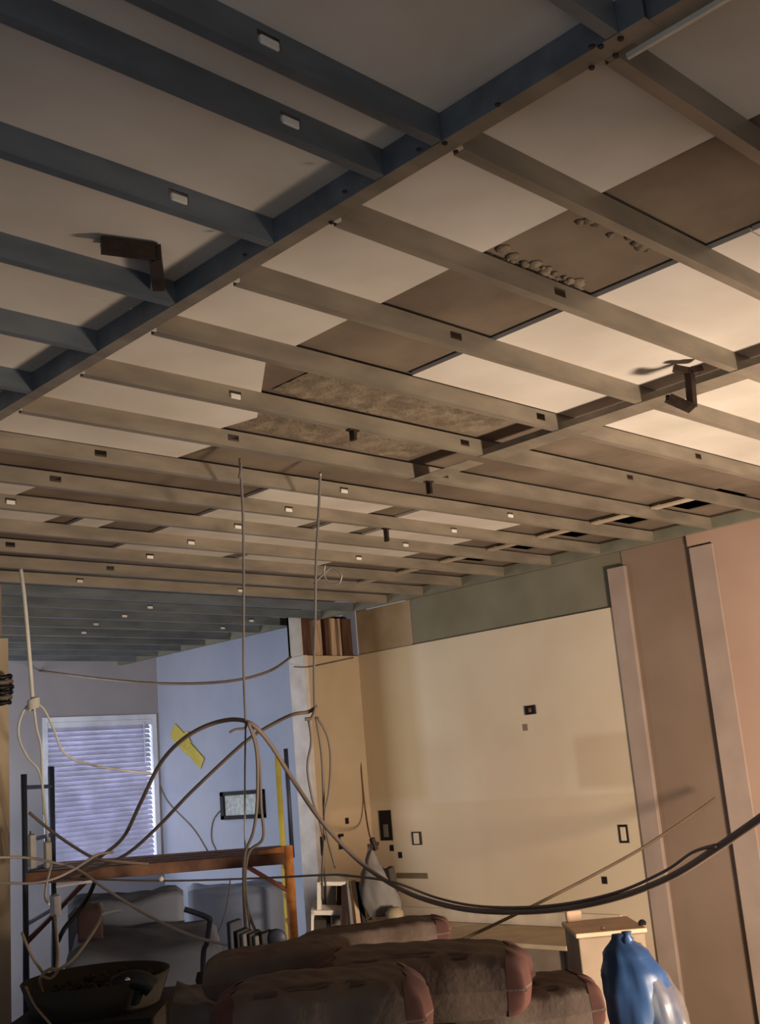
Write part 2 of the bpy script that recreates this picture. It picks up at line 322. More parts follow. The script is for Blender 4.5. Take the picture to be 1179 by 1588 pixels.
# hanger brackets
def onz(px, py, z):
    d = at(px, py, 1)-CAM; return CAM+d*((z-CAM.z)/d.z)
b1 = empty('hanger_bracket', (1.15, 1.81, ZT)); tag(b1, 'dark brown L-shaped hanger bracket on the left part of the ceiling', 'bracket')
q0, q1, q2 = onz(157, 380, 2.69), onz(240, 391, 2.69), onz(246, 440, 2.69)
MB().bar(q0, q1, .012, .036).bar(q0+Vector((.01, .012, .016)), q1+Vector((.01, .012, .016)), .04, .006).build('arm', steel_dark, b1)
MB().bar(q1, q2, .026, .036).build('leg', steel_dark, b1)
b2 = empty('hanger_bracket', (2.93, 1.55, ZT)); tag(b2, 'dark brown Z-shaped hanger bracket hanging below the bright right-hand boards', 'bracket')
T = [at(1045, 571, 3.28), at(1070, 576, 3.28), at(1074, 632, 3.28), at(1036, 617, 3.28)]
MB().bar(T[0], T[1], .02, .018).bar(T[1], T[1]+Vector((.03, -.02, .006)), .03, .02).build('top_arm', steel_dark, b2)
MB().bar(T[1]+Vector((0, 0, .012)), T[2], .024, .024, up=(1, 0, 0)).build('leg', steel_dark, b2, bevel=.003)
MB().bar(T[3], T[2]+Vector((0, 0, -.004)), .05, .012).build('foot_plate', steel_dark, b2)
MB().lathe(T[3], [(.006, -.008), (.006, .008)], 10).build('bolt', black, b2)
for (px, py, dd, ln) in ((635, 752, 4.3, .05), (566, 826, 5.1, .06), (505, 680, 3.6, .035)):
    p = at(px, py, dd); p.y = min(YK, key=lambda v: abs(v-p.y))+.012
    tag(MB().bar((p.x, p.y, ZB-.001), (p.x, p.y, ZB-ln), .022, .012).bar((p.x-.02, p.y, ZB-.003), (p.x+.02, p.y, ZB-.003), .02, .004).build('wire_clip', steel_dark),
        {635: 'dark clip under a joist in the middle of the ceiling', 566: 'dark clip under the far joists right of the second hanging wire', 505: 'small dark clip above the second hanging wire'}[px], 'clip', 'dark clips under the joists')

# ---------------------------------------------------------------- things on the walls
def onx(px, py, X):
    d = at(px, py, 1)-CAM; return CAM+d*(X/d.x)
def ony(px, py, Y):
    d = at(px, py, 1)-CAM; return CAM+d*(Y/d.y)
def wallbox(name, px, py, w, h, label, cat, group=None, X=XW, frame=True, inner=None):
    p = onx(px, py, X); o = empty(name, p); tag(o, label, cat, group)
    MB().box(X-.004, X-.0005, p.y-w/2, p.y+w/2, p.z-h/2, p.z+h/2).build('opening', blackish, o)
    t = .008
    if frame: [MB().box(X-.007, X-.004, a_, a_+t, p.z-h/2, p.z+h/2).build('box_rim', black, o) for a_ in (p.y-w/2, p.y+w/2-t)]
    if inner: MB().box(X-.010, X-.004, p.y-inner[0]/2, p.y+inner[0]/2, p.z+inner[2]-inner[1]/2, p.z+inner[2]+inner[1]/2).build('receptacle', inner[3], o, bevel=.002)
    return o
wallbox('outlet_box', 823, 1101, .085, .055, 'small dark open electrical box high on the cream kitchen wall', 'electrical box', inner=(.02, .025, 0, rust))
wallbox('outlet_box', 599, 1280, .115, .20, 'tall dark open switch box left on the cream kitchen wall', 'electrical box', inner=(.045, .085, -.035, gcloth))
wallbox('outlet_box', 647, 1300, .085, .085, 'outlet box right of the tall dark switch box', 'electrical box', inner=(.05, .07, 0, cream))
wallbox('outlet_box', 968, 1293, .06, .10, 'outlet box beside the grey trim on the cream wall', 'electrical box', inner=(.035, .075, 0, cream))
for px, py, l in ((608, 1315, 'just below the tall dark switch box'), (621, 1326, 'below and right of the tall dark switch box'), (938, 1365, 'low on the wall near the grey trim'), (815, 1128, 'under the small high electrical box')):
    p = onx(px, py, XW); tag(MB().box(XW-.003, XW-.0005, p.y-.018, p.y+.018, p.z-.02, p.z+.02).build('wall_hole', blackish if px != 815 else tan), f'small ragged hole in the cream wall {l}', 'hole', 'ragged holes in the kitchen wall')
p = onx(640, 1358, XW); tag(MB().box(XW-.003, XW-.0005, p.y-.14, p.y+.15, p.z-.018, p.z+.018).build('wall_slot', mat('slot_brown', (120, 98, 70), .9)), 'horizontal brown slot cut in the cream wall above the back cement bag', 'slot')
for px, py, w_, h_, l in ((498, 1312, .035, .12, 'tall narrow dark box opening on the short partition'), (529, 1305, .05, .10, 'outlet opening right of the narrow one on the short partition'), (538, 1273, .03, .04, 'small hole at the top on the short partition')):
    p = ony(px, py, 5.85); o = MB().box(p.x-w_/2, p.x+w_/2, 5.846, 5.8495, p.z-h_/2, p.z+h_/2).build('outlet_opening', blackish)
    tag(o, l, 'electrical box', 'openings on the short partition')
    if w_ == .05: MB().box(p.x-.008, p.x+.026, 5.843, 5.846, p.z-.03, p.z+.03).build('receptacle', stubm, o)
# box with black frame on the blue wall
o = empty('panel_box', (XW, 7.29, 1.42)); tag(o, 'white box panel with a thick black frame on the blue wall', 'wall panel')
y0, y1, z0, z1 = 7.02, 7.57, 1.315, 1.53
MB().box(XW-.03, XW-.001, y0, y1, z0, z0+.03).box(XW-.03, XW-.001, y0, y1, z1-.03, z1).box(XW-.03, XW-.001, y1-.045, y1, z0, z1).box(XW-.03, XW-.001, y0, y0+.065, z0, z1).build('frame', black, o)
MB().box(XW-.012, XW-.001, y0+.06, y1-.04, z0+.03, z1-.03).build('panel', mat('panel_white', (188, 192, 188), .6, 0, (150, 156, 156), 30), o)
# yellow tape
a = onx(268, 1132, XW-.01); b = onx(293, 1160, XW-.01); c_ = onx(314, 1184, XW-.01); a2 = onx(289, 1135, XW-.01)
yt = MB(); yt.bar(a, b, .13, .006, up=(1, 0, 0)).bar(b+Vector((-.004, 0, 0)), c_, .10, .006, up=(1, 0, 0)).bar(a2, b+Vector((-.008, 0, 0)), .06, .006, up=(1, 0, 0))
tag(yt.build('tape_strip', yellow), 'yellow tape strips crossed on the blue wall behind the arched cable', 'tape')

# ---------------------------------------------------------------- counter, cabinet
o = empty('counter', (5.2, 4.8, 0)); tag(o, 'long base counter with a pale top along the cream kitchen wall', 'counter')
MB().box(4.98, XW-.002, 3.86, 5.84, .595, .62).build('worktop', mat('pale_worktop', (200, 176, 142), .6), o, bevel=.004)
MB().box(5.02, XW-.002, 3.88, 5.82, 0.002, .593).build('cabinet_body', mat('cabinet_grey', (136, 118, 100), .7), o)
MB().box(5.0, 5.018, 3.88, 3.90, .002, .593).build('end_strip', blackish, o)
MB().box(XW-.02, XW-.002, 3.86, 5.84, .622, .70).build('backsplash', mat('pale_splash', (206, 186, 158), .6), o)
cw = at(947, 1500, 4.6)
def rotbox(mb, c, ax, hw, hd, z0, z1):
    ax = Vector((ax[0], ax[1], 0)).normalized(); ay = Vector((-ax.y, ax.x, 0))
    pts = [(c.x+i*hw*ax.x+j*hd*ay.x, c.y+i*hw*ax.y+j*hd*ay.y) for i, j in ((-1, -1), (1, -1), (1, 1), (-1, 1))]
    return mb.prism(pts, z0, z1)
rd = (RT.x, RT.y)
zt_ = at(950, 1446, 4.6).z
o = empty('white_cabinet', (cw.x, cw.y, 0)); tag(o, 'small cream cabinet with a raised back ledge behind the blue bag', 'cabinet')
cc = Vector((cw.x, cw.y, 0))+Vector((fw.x, fw.y, 0)).normalized()*.2+Vector((RT.x, RT.y, 0))*.02
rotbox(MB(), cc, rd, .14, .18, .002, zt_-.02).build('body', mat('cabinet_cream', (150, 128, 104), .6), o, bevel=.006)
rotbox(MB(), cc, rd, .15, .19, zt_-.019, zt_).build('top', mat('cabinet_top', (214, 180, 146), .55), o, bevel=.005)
rotbox(MB(), cc+Vector((fw.x, fw.y, 0))*.16-Vector((RT.x, RT.y, 0))*.10, rd, .035, .02, zt_, zt_+.05).build('back_ledge', mat('cabinet_top', (0, 0, 0)), o, bevel=.01)
pk = at(997, 1437, 4.72); 
MB().lathe((pk.x, pk.y, zt_), [(.016, .001), (.018, .012), (.008, .022)], 12).build('knob', blackish, o)
pk = at(935, 1439, 4.7)
MB().lathe((pk.x, pk.y, zt_), [(.008, .001), (.008, .01)], 12).build('knob', rust, o)

# blue bag on a stool
def blob(c, rx, ry, h, prof, name, m, parent=None, seg=40, wr=.05, seed=1, ax=None):
    rnd = random.Random(seed); ph = [rnd.uniform(0, 6.28) for _ in range(8)]
    ax = Vector((RT.x, RT.y, 0)).normalized(); ay = Vector((-ax.y, ax.x, 0))
    vs = []; n = 28
    for i in range(n+1):
        t = i/n; k = t*(len(prof)-1); a = int(min(k, len(prof)-2)); s_ = k-a; s2 = s_*s_*(3-2*s_)
        r = prof[a][0]*(1-s2)+prof[a+1][0]*s2; off = prof[a][1]*(1-s_)+prof[a+1][1]*s_
        for q in range(seg):
            an = 2*math.pi*q/seg
            w_ = 1+wr*(math.sin(3*an+ph[0]+t*4)+.6*math.sin(7*an+ph[1]-t*6)+.4*math.sin(12*an+ph[2]+t*9))
            p = c+ax*(rx*r*w_*math.cos(an)+off)+ay*(ry*r*w_*math.sin(an))+Vector((0, 0, h*t)); vs.append(p)
    fs = [(i*seg+q, i*seg+(q+1) % seg, (i+1)*seg+(q+1) % seg, (i+1)*seg+q) for i in range(n) for q in range(seg)]
    fs += [tuple(range(seg-1, -1, -1)), tuple(n*seg+q for q in range(seg))]
    return MB().add(vs, fs).build(name, m, parent, True)
D = 3.2; base = at(1008, 1640, D); topz = at(985, 1453, D).z
o = empty('plastic_bag', base); tag(o, 'blue plastic bag with clear film over its right side, in front of the cream cabinet', 'bag')
blob(base, .103, .09, topz-base.z, [(.95, 0), (1.0, 0), (1.02, -.002), (.98, -.006), (.88, -.014), (.66, -.026), (.20, -.045)], 'bag_body', bluep, o, seed=3)
blob(base+Vector((RT.x, RT.y, 0))*.055, .075, .10, topz-base.z-.03, [(.9, 0), (1.05, 0), (1.05, -.005), (.95, -.01), (.7, -.02), (.35, -.035), (.1, -.045)], 'clear_wrap', clearp, o, seed=5, wr=.09)
kn = at(973, 1456, D)
MB().lathe(kn, [(.012, -.012), (.02, 0), (.010, .01), (.016, .02)], 12).build('knot', bluep, o, True)
so = empty('stool', (base.x, base.y, 0)); tag(so, 'low wooden stool under the blue bag', 'stool')
MB().box(base.x-.16, base.x+.16, base.y-.16, base.y+.16, base.z-.03, base.z).build('seat', rust, so)
for i in (-1, 1):
    for j in (-1, 1): MB().box(base.x+i*.13-.015, base.x+i*.13+.015, base.y+j*.13-.015, base.y+j*.13+.015, 0.001, base.z-.03).build('leg', rust, so)

# ---------------------------------------------------------------- cement bags
def bag(center, ang, L, Wd, H, tilt, label, seed, ends=(1, 1), prints=True):
    """pillow shaped paper bag; local x = length"""
    rnd = random.Random(seed); o = empty('cement_bag', center); tag(o, label, 'cement bag', 'cement bags in the pile')
    nx, ny = 72, 40
    R_ = Matrix.Rotation(ang, 3, 'Z') @ Matrix.Rotation(tilt, 3, 'Y')
    ph = [rnd.uniform(0, 6.28) for _ in range(8)]
    def surf(u, v, side, off=0):
        e = (1-abs(u)**9)*(1-abs(v)**7); e = max(e, 0)**.36*(1-.10*u*u)
        edge = 1-.05*(math.cos(v*3+ph[0])*abs(u)**3)
        x = u*L/2*edge*(1-.02*math.sin(v*9+ph[1])); y = v*Wd/2*(1-.04*abs(u)**2+.015*math.sin(u*8+ph[2]))
        wr = .006*math.sin(u*6+v*4+ph[3])*math.sin(v*5+ph[4])+.0022*math.sin(u*25+ph[5]+v*9)
        z = side*(H/2*e)+(wr*.5*e if side > 0 else 0)+off*side
        return Vector(center)+R_@Vector((x, y, z))
    def patch(u0, u1, v0, v1, side, a, b, off=0):
        vs = [surf(u0+(u1-u0)*i/a, v0+(v1-v0)*j/b, side, off) for i in range(a+1) for j in range(b+1)]
        return vs, [(i*(b+1)+j, (i+1)*(b+1)+j, (i+1)*(b+1)+j+1, i*(b+1)+j+1) for i in range(a) for j in range(b)]
    m = MB(); m.add(*patch(-1, 1, -1, 1, 1, nx, ny)); m.add(*patch(-1, 1, -1, 1, -1, nx, ny)); m.build('sack', paper, o, True)
    for s_, on in zip((-1, 1), ends):
        if on:
            m = MB(); lo, hi = (.80, 1) if s_ > 0 else (-1, -.80)
            m.add(*patch(lo, hi, -1, 1, 1, 8, ny, .0025)); m.add(*patch(lo, hi, -1, 1, -1, 8, ny, .0025)); m.build('end_band', redp, o, True)
    if prints:
        m = MB()
        for k, (uu, vv, ww, hh) in enumerate(((-.35, -.55, .5, .04), (-.3, -.70, .4, .04), (.25, -.62, .25, .04), (.3, -.8, .14, .12), (-.6, -.84, .22, .10))):
            m.add(*patch(uu, uu+ww, vv, vv+hh, 1, 8, 2, .003))
        m.build('print_mark', ink, o, True)
    return o
rang = math.atan2(RT.y, RT.x)
def bc(px, py, d): return at(px, py, d)
B = [(500, 1572, 2.35, rang+.03, .44, .34, .15, -.01, 'front cement bag with reddish ends, nearest in the pile', (1, 1)),
     (655, 1520, 2.72, rang-.06, .52, .36, .15, .03, 'big cement bag in the middle of the pile with a reddish right end', (1, 1)),
     (800, 1566, 2.72, rang+.10, .40, .30, .12, -.05, 'cement bag at the right end of the pile with a dark folded end', (0, 1)),
     (582, 1456, 3.25, rang+.12, .44, .17, .085, -.03, 'narrow rolled cement bag lying at the back of the pile', (0, 1)),
     (432, 1500, 2.95, rang+.06, .38, .24, .11, -.06, 'pale cement bag at the left rear of the pile', (0, 0))]
for i, (px, py, d, an, L_, W_, H_, ti, l, en) in enumerate(B):
    bag(bc(px, py, d), an, L_, W_, H_, ti, l, 10+i, en, i < 3)
pz = min(at(500, 1572, 2.35).z, at(800, 1566, 2.72).z)-.08
pc = at(640, 1560, 2.7)
o = empty('platform', (pc.x, pc.y, 0)); tag(o, 'timber platform carrying the pile of cement bags', 'platform')
rotbox(MB(), Vector((pc.x, pc.y, 0)), rd, .48, .5, pz-.04, pz).build('deck', rust, o)
for i in (-1, 1):
    for j in (-1, 1):
        q = Vector((pc.x, pc.y, 0))+i*.42*Vector((RT.x, RT.y, 0))+j*.42*Vector((fw.x, fw.y, 0)).normalized()
        rotbox(MB(), q, rd, .03, .03, .001, pz-.04).build('leg', rust, o)

# ---------------------------------------------------------------- scaffold
o = empty('baker_scaffold', at(250, 1350, 6.2)); o.location.z = 0; tag(o, 'orange and brown mobile scaffold standing across the far room', 'scaffold')
def post(px, py, d, zlo, zhi, r, name, m):
    p = at(px, py, d); MB().tube([(p.x, p.y, zlo), (p.x, p.y, zhi)], r).build(name, m, o, True); return p
zpl = at(60, 1362, 5.9).z
A1 = post(38, 1300, 5.9, .001, at(38, 1200, 5.9).z, .017, 'upright', navy); A2 = post(81, 1300, 6.6, .001, at(80, 1188, 6.6).z, .02, 'upright', navy)
B1 = post(450, 1370, 6.1, .001, at(448, 1312, 6.1).z, .028, 'upright', orange); B2 = post(438, 1300, 6.8, .001, at(440, 1172, 6.8).z, .018, 'upright', yellow)
post(452, 1300, 6.3, at(450, 1330, 6.3).z, at(447, 1160, 6.3).z, .013, 'pin_pole', navy)
for py in (1220, 1300, 1345, 1420):
    z = at(60, py, 6.2).z; MB().tube([(A1.x, A1.y, z), (A2.x, A2.y, z)], .011).build('rung', navy, o)
for py in (1352, 1400, 1440):
    z = at(450, py, 6.3).z; MB().tube([(B1.x, B1.y, z), (B2.x, B2.y, z)], .011).build('rung', orange, o)
L0 = Vector((A1.x, A1.y, at(40, 1362, 5.9).z)); L1 = Vector((B1.x, B1.y, at(450, 1331, 6.1).z))
F0 = Vector((A2.x, A2.y, L0.z)); F1 = Vector((B2.x, B2.y, L1.z))
MB().bar(L0, L1, .03, .06).build('side_rail', mat('rail_brown', (124, 86, 62), .7, 0, (82, 56, 42), 7), o, bevel=.004)
MB().bar(F0, F1, .03, .06).build('side_rail', mat('rail_tan', (170, 130, 98), .7, 0, (140, 96, 62), 5), o, bevel=.004)
for v in (.2, .5, .8):
    a = L0.lerp(F0, v)+Vector((0, 0, .02)); b = L1.lerp(F1, v)+Vector((0, 0, .02)); MB().bar(a, b, .17, .02).build('deck_board', rust, o)
MB().bar(L1+Vector((-.02, -.0, .03)), L1-Vector((RT.x, RT.y, .1))*.16+Vector((0, 0, .03)), .01, .07).build('corner_plate', orange, o)
MB().tube([L1+Vector((0, 0, -.18)), L1-Vector((RT.x, RT.y, 0))*.24+Vector((0, 0, -.02))], .013).build('brace', mat('pink_orange_brace', (190, 120, 96), .6), o)
MB().tube([L0+Vector((0, 0, -.32)), L0+Vector((RT.x, RT.y, 0))*.34+Vector((0, 0, -.02))], .014).build('brace', mat('brown_red_brace', (110, 66, 56), .6), o)

# ---------------------------------------------------------------- far-room furniture under sheets
def lump(pts, z0, name, m, parent, wob=.01, seed=0, res=16):
    """quad in plan (4 world points with own heights) draped to z0"""
    rnd = random.Random(seed); P = [Vector(p) for p in pts]; n = res; vs = []
    ph = [rnd.uniform(0, 6) for _ in range(4)]
    for i in range(n+1):
        for j in range(n+1):
            u, v = i/n, j/n; p = P[0]*(1-u)*(1-v)+P[1]*u*(1-v)+P[2]*u*v+P[3]*(1-u)*v
            e = min(u, 1-u, v, 1-v); p = p.copy(); p.z += wob*(math.sin(u*9+ph[0])*math.cos(v*7+ph[1])+.5*math.sin(u*17+v*13+ph[2]))-(.025 if e < .01 else 0)
            vs.append(p)
    fs = [(i*(n+1)+j, (i+1)*(n+1)+j, (i+1)*(n+1)+j+1, i*(n+1)+j+1) for i in range(n) for j in range(n)]
    ring = [i*(n+1) for i in range(n)]+[n*(n+1)+j for j in range(n)]+[i*(n+1)+n for i in range(n, 0, -1)]+[j for j in range(n, 0, -1)]
    base = len(vs)
    for k, r in enumerate(ring):
        q = Vector(vs[r]); q.z = z0; vs.append(q)
    m_ = len(ring)
    fs += [(ring[k], ring[(k+1) % m_], base+(k+1) % m_, base+k) for k in range(m_)]
    return MB().add(vs, fs).build(name, m, parent, True)
def P(px, py, d, z=None):
    p = at(px, py, d)
    if z is not None: p.z = z
    return p
o = empty('covered_sofa', P(220, 1450, 5.2, 0)); tag(o, 'sofa under grey dust sheets below the far window', 'sofa')
z1_ = at(200, 1455, 4.9).z
lump([P(100, 1450, 4.6, z1_-.02), P(345, 1450, 4.7, z1_-.04), P(335, 1450, 5.3, z1_), P(120, 1450, 5.3, z1_+.02)], .002, 'seat', sheet, o, .012, 1)
z2_ = at(200, 1385, 5.5).z
lump([P(105, 1400, 5.33, z2_-.04), P(285, 1400, 5.33, z2_), P(285, 1400, 5.6, z2_), P(105, 1400, 5.6, z2_)], .002, 'backrest', sheet, o, .012, 2)
lump([P(120, 1430, 5.0, at(120, 1410, 5.0).z), P(160, 1430, 5.0, at(120, 1412, 5.0).z), P(160, 1430, 5.2, at(120, 1408, 5.0).z), P(120, 1430, 5.2, at(120, 1408, 5.0).z)], z1_-.01, 'cushion', cush, o, .006, 3, 8)
o = empty('covered_table', P(380, 1450, 6.7, 0)); tag(o, 'large furniture piece under a bluish grey sheet behind the orange scaffold post', 'covered furniture')
z3_ = at(380, 1372, 7.0).z
lump([P(292, 1400, 6.98, z3_), P(440, 1400, 6.98, z3_-.03), P(445, 1400, 7.3, z3_-.02), P(292, 1400, 7.3, z3_)], .002, 'sheet', mat('blue_grey_sheet', (116, 120, 132), .75, 0, (100, 104, 116), 3), o, .012, 4)
o = empty('folding_cart', P(320, 1470, 5.0, 0)); tag(o, 'bent dark metal tube handle standing in front of the grey covered furniture', 'cart handle')
MB().tube([at(286, 1410, 4.4), at(305, 1416, 4.4), at(324, 1424, 4.4), at(325, 1430, 4.4), at(321, 1460, 4.4), at(315, 1520, 4.4), P(315, 1600, 4.4, .002)], .011).build('tube', navy, o, True)
p = at(314, 1520, 4.4); MB().lathe(p, [(.02, -.03), (.028, 0), (.02, .03)], 12).build('grip', dark, o, True)
# reels
o = empty('reel_bundle', at(390, 1470, 3.6)); tag(o, 'row of grey and black striped reels standing behind the left cement bags', 'reels')
for i, (px, m_, hh) in enumerate(((367, navy, 38), (378, black, 30), (386, gcloth, 28), (397, black, 28), (405, gcloth, 26), (416, black, 28))):
    MB().bar(at(px, 1492, 3.6), at(px-4, 1492-hh*1.7, 3.6), .02 if m_ is not gcloth else .028, .05).build('reel_side', m_, o, bevel=.004)
MB().lathe(at(429, 1456, 3.6), [(.028, -.01), (.034, 0), (.028, .01)], 16, axis=-fw).build('disc', navy, o, True)
rp = at(392, 1494, 3.6); MB().bar(at(362, 1497, 3.6), at(428, 1497, 3.6), .1, .02).build('base', black, o)
rb = empty('crate', (rp.x, rp.y, 0)); tag(rb, 'plain timber crate under the striped reels', 'crate')
rotbox(MB(), Vector((rp.x, rp.y, 0)), rd, .11, .08, .001, rp.z-.03).build('body', rust, rb)
# oval tray
tz = at(150, 1530, 3.6).z; tc = at(150, 1530, 3.6)
o = empty('mortar_tray', tc); tag(o, 'dark olive oval tray full of dark debris at the lower left', 'tray')
ax = Vector((RT.x, RT.y, 0)).normalized(); ay = Vector((-ax.y, ax.x, 0))
def oval(rx, ry, z, n=40): return [tc+ax*rx*math.cos(2*math.pi*k/n)+ay*ry*math.sin(2*math.pi*k/n)+Vector((0, 0, z-tc.z)) for k in range(n)]
vs = oval(.20, .22, tz-.05)+oval(.23, .25, tz+.035)+oval(.235, .255, tz+.035)+oval(.20, .22, tz-.06); n = 40
MB().add(vs, [(r*n+k, r*n+(k+1) % n, (r+1)*n+(k+1) % n, (r+1)*n+k) for r in range(3) for k in range(n)]+[tuple(range(n)), tuple(3*n+k for k in range(n))]).build('shell', olive, o, True)
rnd = random.Random(4)
tag(o, None)
db = MB()
for i in range(130):
    an = rnd.uniform(0, 6.28); r_ = rnd.uniform(0, .165); c_ = tc+ax*(r_*math.cos(an)+.02)+ay*r_*math.sin(an)+Vector((0, 0, rnd.uniform(-.02, .015)))
    db.lathe(c_, [(.006, -.008), (rnd.uniform(.010, .022), 0), (.008, rnd.uniform(.008, .02))], 6, axis=(rnd.uniform(-1, 1), rnd.uniform(-1, 1), 1))
tag(db.build('debris', dark), 'dark rubble heaped in the olive oval tray', 'debris', kind='stuff')
o = empty('black_drill', at(205, 1528, 3.45)); tag(o, 'black power tool with a shiny tip lying in the oval tray', 'power tool')
MB().tube([at(180, 1530, 3.45), at(200, 1520, 3.45), at(222, 1522, 3.45), at(236, 1532, 3.45)], .03, 12).build('body', black, o, True)
MB().bar(at(215, 1530, 3.45), at(205, 1555, 3.45), .03, .04).build('grip', black, o, bevel=.006)
MB().lathe(at(198, 1519, 3.40), [(.006, -.005), (.009, 0), (.004, .006)], 10).build('chuck', mat('shiny_steel', (220, 220, 220), .2, .9), o, True)
o = empty('pallet_box', P(150, 1560, 3.6, 0)); tag(o, 'dark storage chest under the oval tray at the lower left', 'chest')
rotbox(MB(), Vector((tc.x, tc.y, 0)), rd, .22, .24, .001, tz-.062).build('body', dark, o)
rotbox(MB(), Vector((tc.x, tc.y, 0)), rd, .23, .25, tz-.0615, tz-.0605).build('lid', mat('chest_lid', (50, 44, 38), .8), o)
o = empty('covered_block', at(280, 1560, 3.2)); q = at(285, 1560, 3.2)
tag(o, 'grey covered block between the oval tray and the front cement bag', 'block')
lump([P(262, 1560, 3.0, at(240, 1540, 3.2).z), P(345, 1560, 3.0, at(340, 1540, 3.2).z), P(350, 1560, 3.3, at(340, 1538, 3.2).z), P(272, 1560, 3.3, at(240, 1535, 3.2).z)], .002, 'cover', mat('block_grey', (92, 88, 84), .85, 0, (70, 60, 48), 5), o, .004, 8)

# ---------------------------------------------------------------- kitchen corner clutter (stands on the counter end / a bench)
bz = at(530, 1445, 5.4).z
bcn = at(535, 1430, 5.4)
o = empty('workbench', (bcn.x, bcn.y, 0)); tag(o, 'low bench in front of the short partition carrying tools', 'bench')
rotbox(MB(), Vector((bcn.x, bcn.y, 0)), rd, .20, .10, bz-.03, bz).build('top', rust, o)
for i in (-1, 1): rotbox(MB(), Vector((bcn.x, bcn.y, 0))+i*.17*ax, rd, .02, .09, .001, bz-.03).build('leg', rust, o)
o = empty('tool_rack', at(520, 1440, 5.35)); tag(o, 'white open rack with dark compartments in front of the short partition', 'rack')
Dk = 5.35
def pb(mb, x0, y0, x1, y1, d0, th):
    a = at(x0, (y0+y1)/2, d0); b = at(x1, (y0+y1)/2, d0); h = abs(y1-y0)*d0/FPX
    return mb.bar(a, b, th, h, up=UP)
pb(MB(), 497, 1361, 540, 1367, Dk, .12).build('shelf', white, o); pb(MB(), 484, 1404, 530, 1411, Dk, .14).build('shelf', white, o)
pb(MB(), 493, 1362, 499, 1408, Dk, .12).build('side', white, o); pb(MB(), 484, 1405, 488, 1450, Dk, .14).build('side', white, o)
pb(MB(), 500, 1367, 506, 1404, Dk+.03, .04).build('tool_slot', black, o); pb(MB(), 507, 1366, 521, 1402, Dk+.03, .05).build('pot', gcloth, o)
pb(MB(), 523, 1366, 538, 1402, Dk+.03, .06).build('dark_box', mat('very_dark_brown', (44, 30, 22), .8), o)
pb(MB(), 487, 1420, 507, 1446, Dk, .12).build('bin', olive, o); pb(MB(), 507, 1414, 513, 1446, Dk-.01, .06).build('tool_slot', black, o)
pb(MB(), 515, 1412, 528, 1444, Dk, .06).build('bottle', gcloth, o); pb(MB(), 484, 1446, 532, 1450, Dk, .14).build('shelf', white, o)
for i, (x0, y0_, x1, y1_, m_, l) in enumerate(((538, 1368, 545, 1440, gcloth, 'pale stick leaning beside the white rack'), (548, 1366, 556, 1432, mat('pale_stick', (168, 140, 110), .7), 'pale tan stick leaning between dark ones'), (553, 1368, 566, 1436, black, 'thick black bar leaning right of the white rack'), (568, 1380, 574, 1425, gcloth, 'short grey stick beside the grey bundle'), (533, 1372, 534, 1438, mat('very_dark_brown', (44, 30, 22)), 'dark brown stick against the rack side'))):
    tag(MB().bar(at(x0, y0_, 5.3), at(x1, y1_, 5.2), .02, .02).build('stick', m_), l, 'stick', 'sticks leaning by the rack')
o = empty('grey_bundle', at(585, 1360, 5.2)); tag(o, 'hooded grey cloth bundle hanging by its tie in the kitchen corner', 'bundle')
c0 = at(590, 1420, 5.2)
blob(c0, .085, .06, at(583, 1315, 5.2).z-c0.z, [(.9, .02), (1.05, .01), (1.0, .0), (.75, -.01), (.35, -.02), (.12, -.025)], 'cloth', gcloth, o, seed=9)
MB().bar(at(577, 1300, 5.15), at(583, 1318, 5.15), .02, .02).bar(at(570, 1312, 5.15), at(588, 1308, 5.15), .012, .016).build('tie', mat('very_dark_brown', (44, 30, 22)), o)
MB().tube([at(578, 1310, 5.15), at(568, 1340, 5.13), at(563, 1375, 5.12)], .006).build('cord', mat('very_dark_brown', (44, 30, 22)), o)
MB().bar(at(604, 1345, 5.22), at(612, 1385, 5.22), .03, .04).build('handle', olive, o, bevel=.005)
tag(MB().lathe(at(612, 1418, 5.1), [(.03, -.05), (.04, -.045), (.042, .01), (.03, .022), (.026, .03)], 20, axis=(0, 0, 1)).build('round_jar', mat('jar_cream', (140, 124, 98), .7), smooth=True), 'round cream jar right of the grey bundle', 'jar')
jc = at(600, 1440, 5.15); jz = jc.z
tag(rotbox(MB(), Vector((jc.x, jc.y, 0))+.10*ax, rd, .10, .09, .001, at(610, 1428, 5.1).z-.02).build('side_table', gcloth), 'grey side table under the round cream jar', 'table')

# ---------------------------------------------------------------- cables
def cable(name, pts, wpx, m, label, cat='cable', group=None, extra=None):
    d0 = sum(p[2] for p in pts)/len(pts)
    o = MB().tube([at(*p) for p in pts], wpx/2*d0/FPX).build(name, m, None, True)
    tag(o, label, cat, group); return o
cable('cable', [(1215, 1244, 2.1), (1120, 1310, 2.4), (1040, 1360, 2.7), (950, 1394, 3.0), (850, 1412, 3.3), (750, 1413, 3.6), (680, 1401, 3.85), (620, 1378, 4.0), (560, 1338, 4.2), (500, 1275, 4.3), (455, 1210, 4.4), (415, 1148, 4.4), (383, 1119, 4.4), (340, 1119, 4.5), (290, 1142, 4.6), (250, 1182, 4.8), (218, 1245, 5.0), (190, 1300, 5.2), (150, 1332, 5.3), (100, 1362, 5.4)], 7.5, cab, 'thick grey cable sagging from the right edge and arching up to the left hanging wire')
cable('cable', [(1110, 1311, 2.4), (1075, 1322, 2.6), (1030, 1352, 2.75), (950, 1386, 3.0), (850, 1405, 3.3), (750, 1406, 3.6), (680, 1393, 3.85), (610, 1368, 4.0), (540, 1358, 4.2), (500, 1357, 4.5), (400, 1362, 4.9), (250, 1366, 5.2), (100, 1362, 5.4)], 4, cabb, 'thinner brown cable running beside the thick sagging cable')
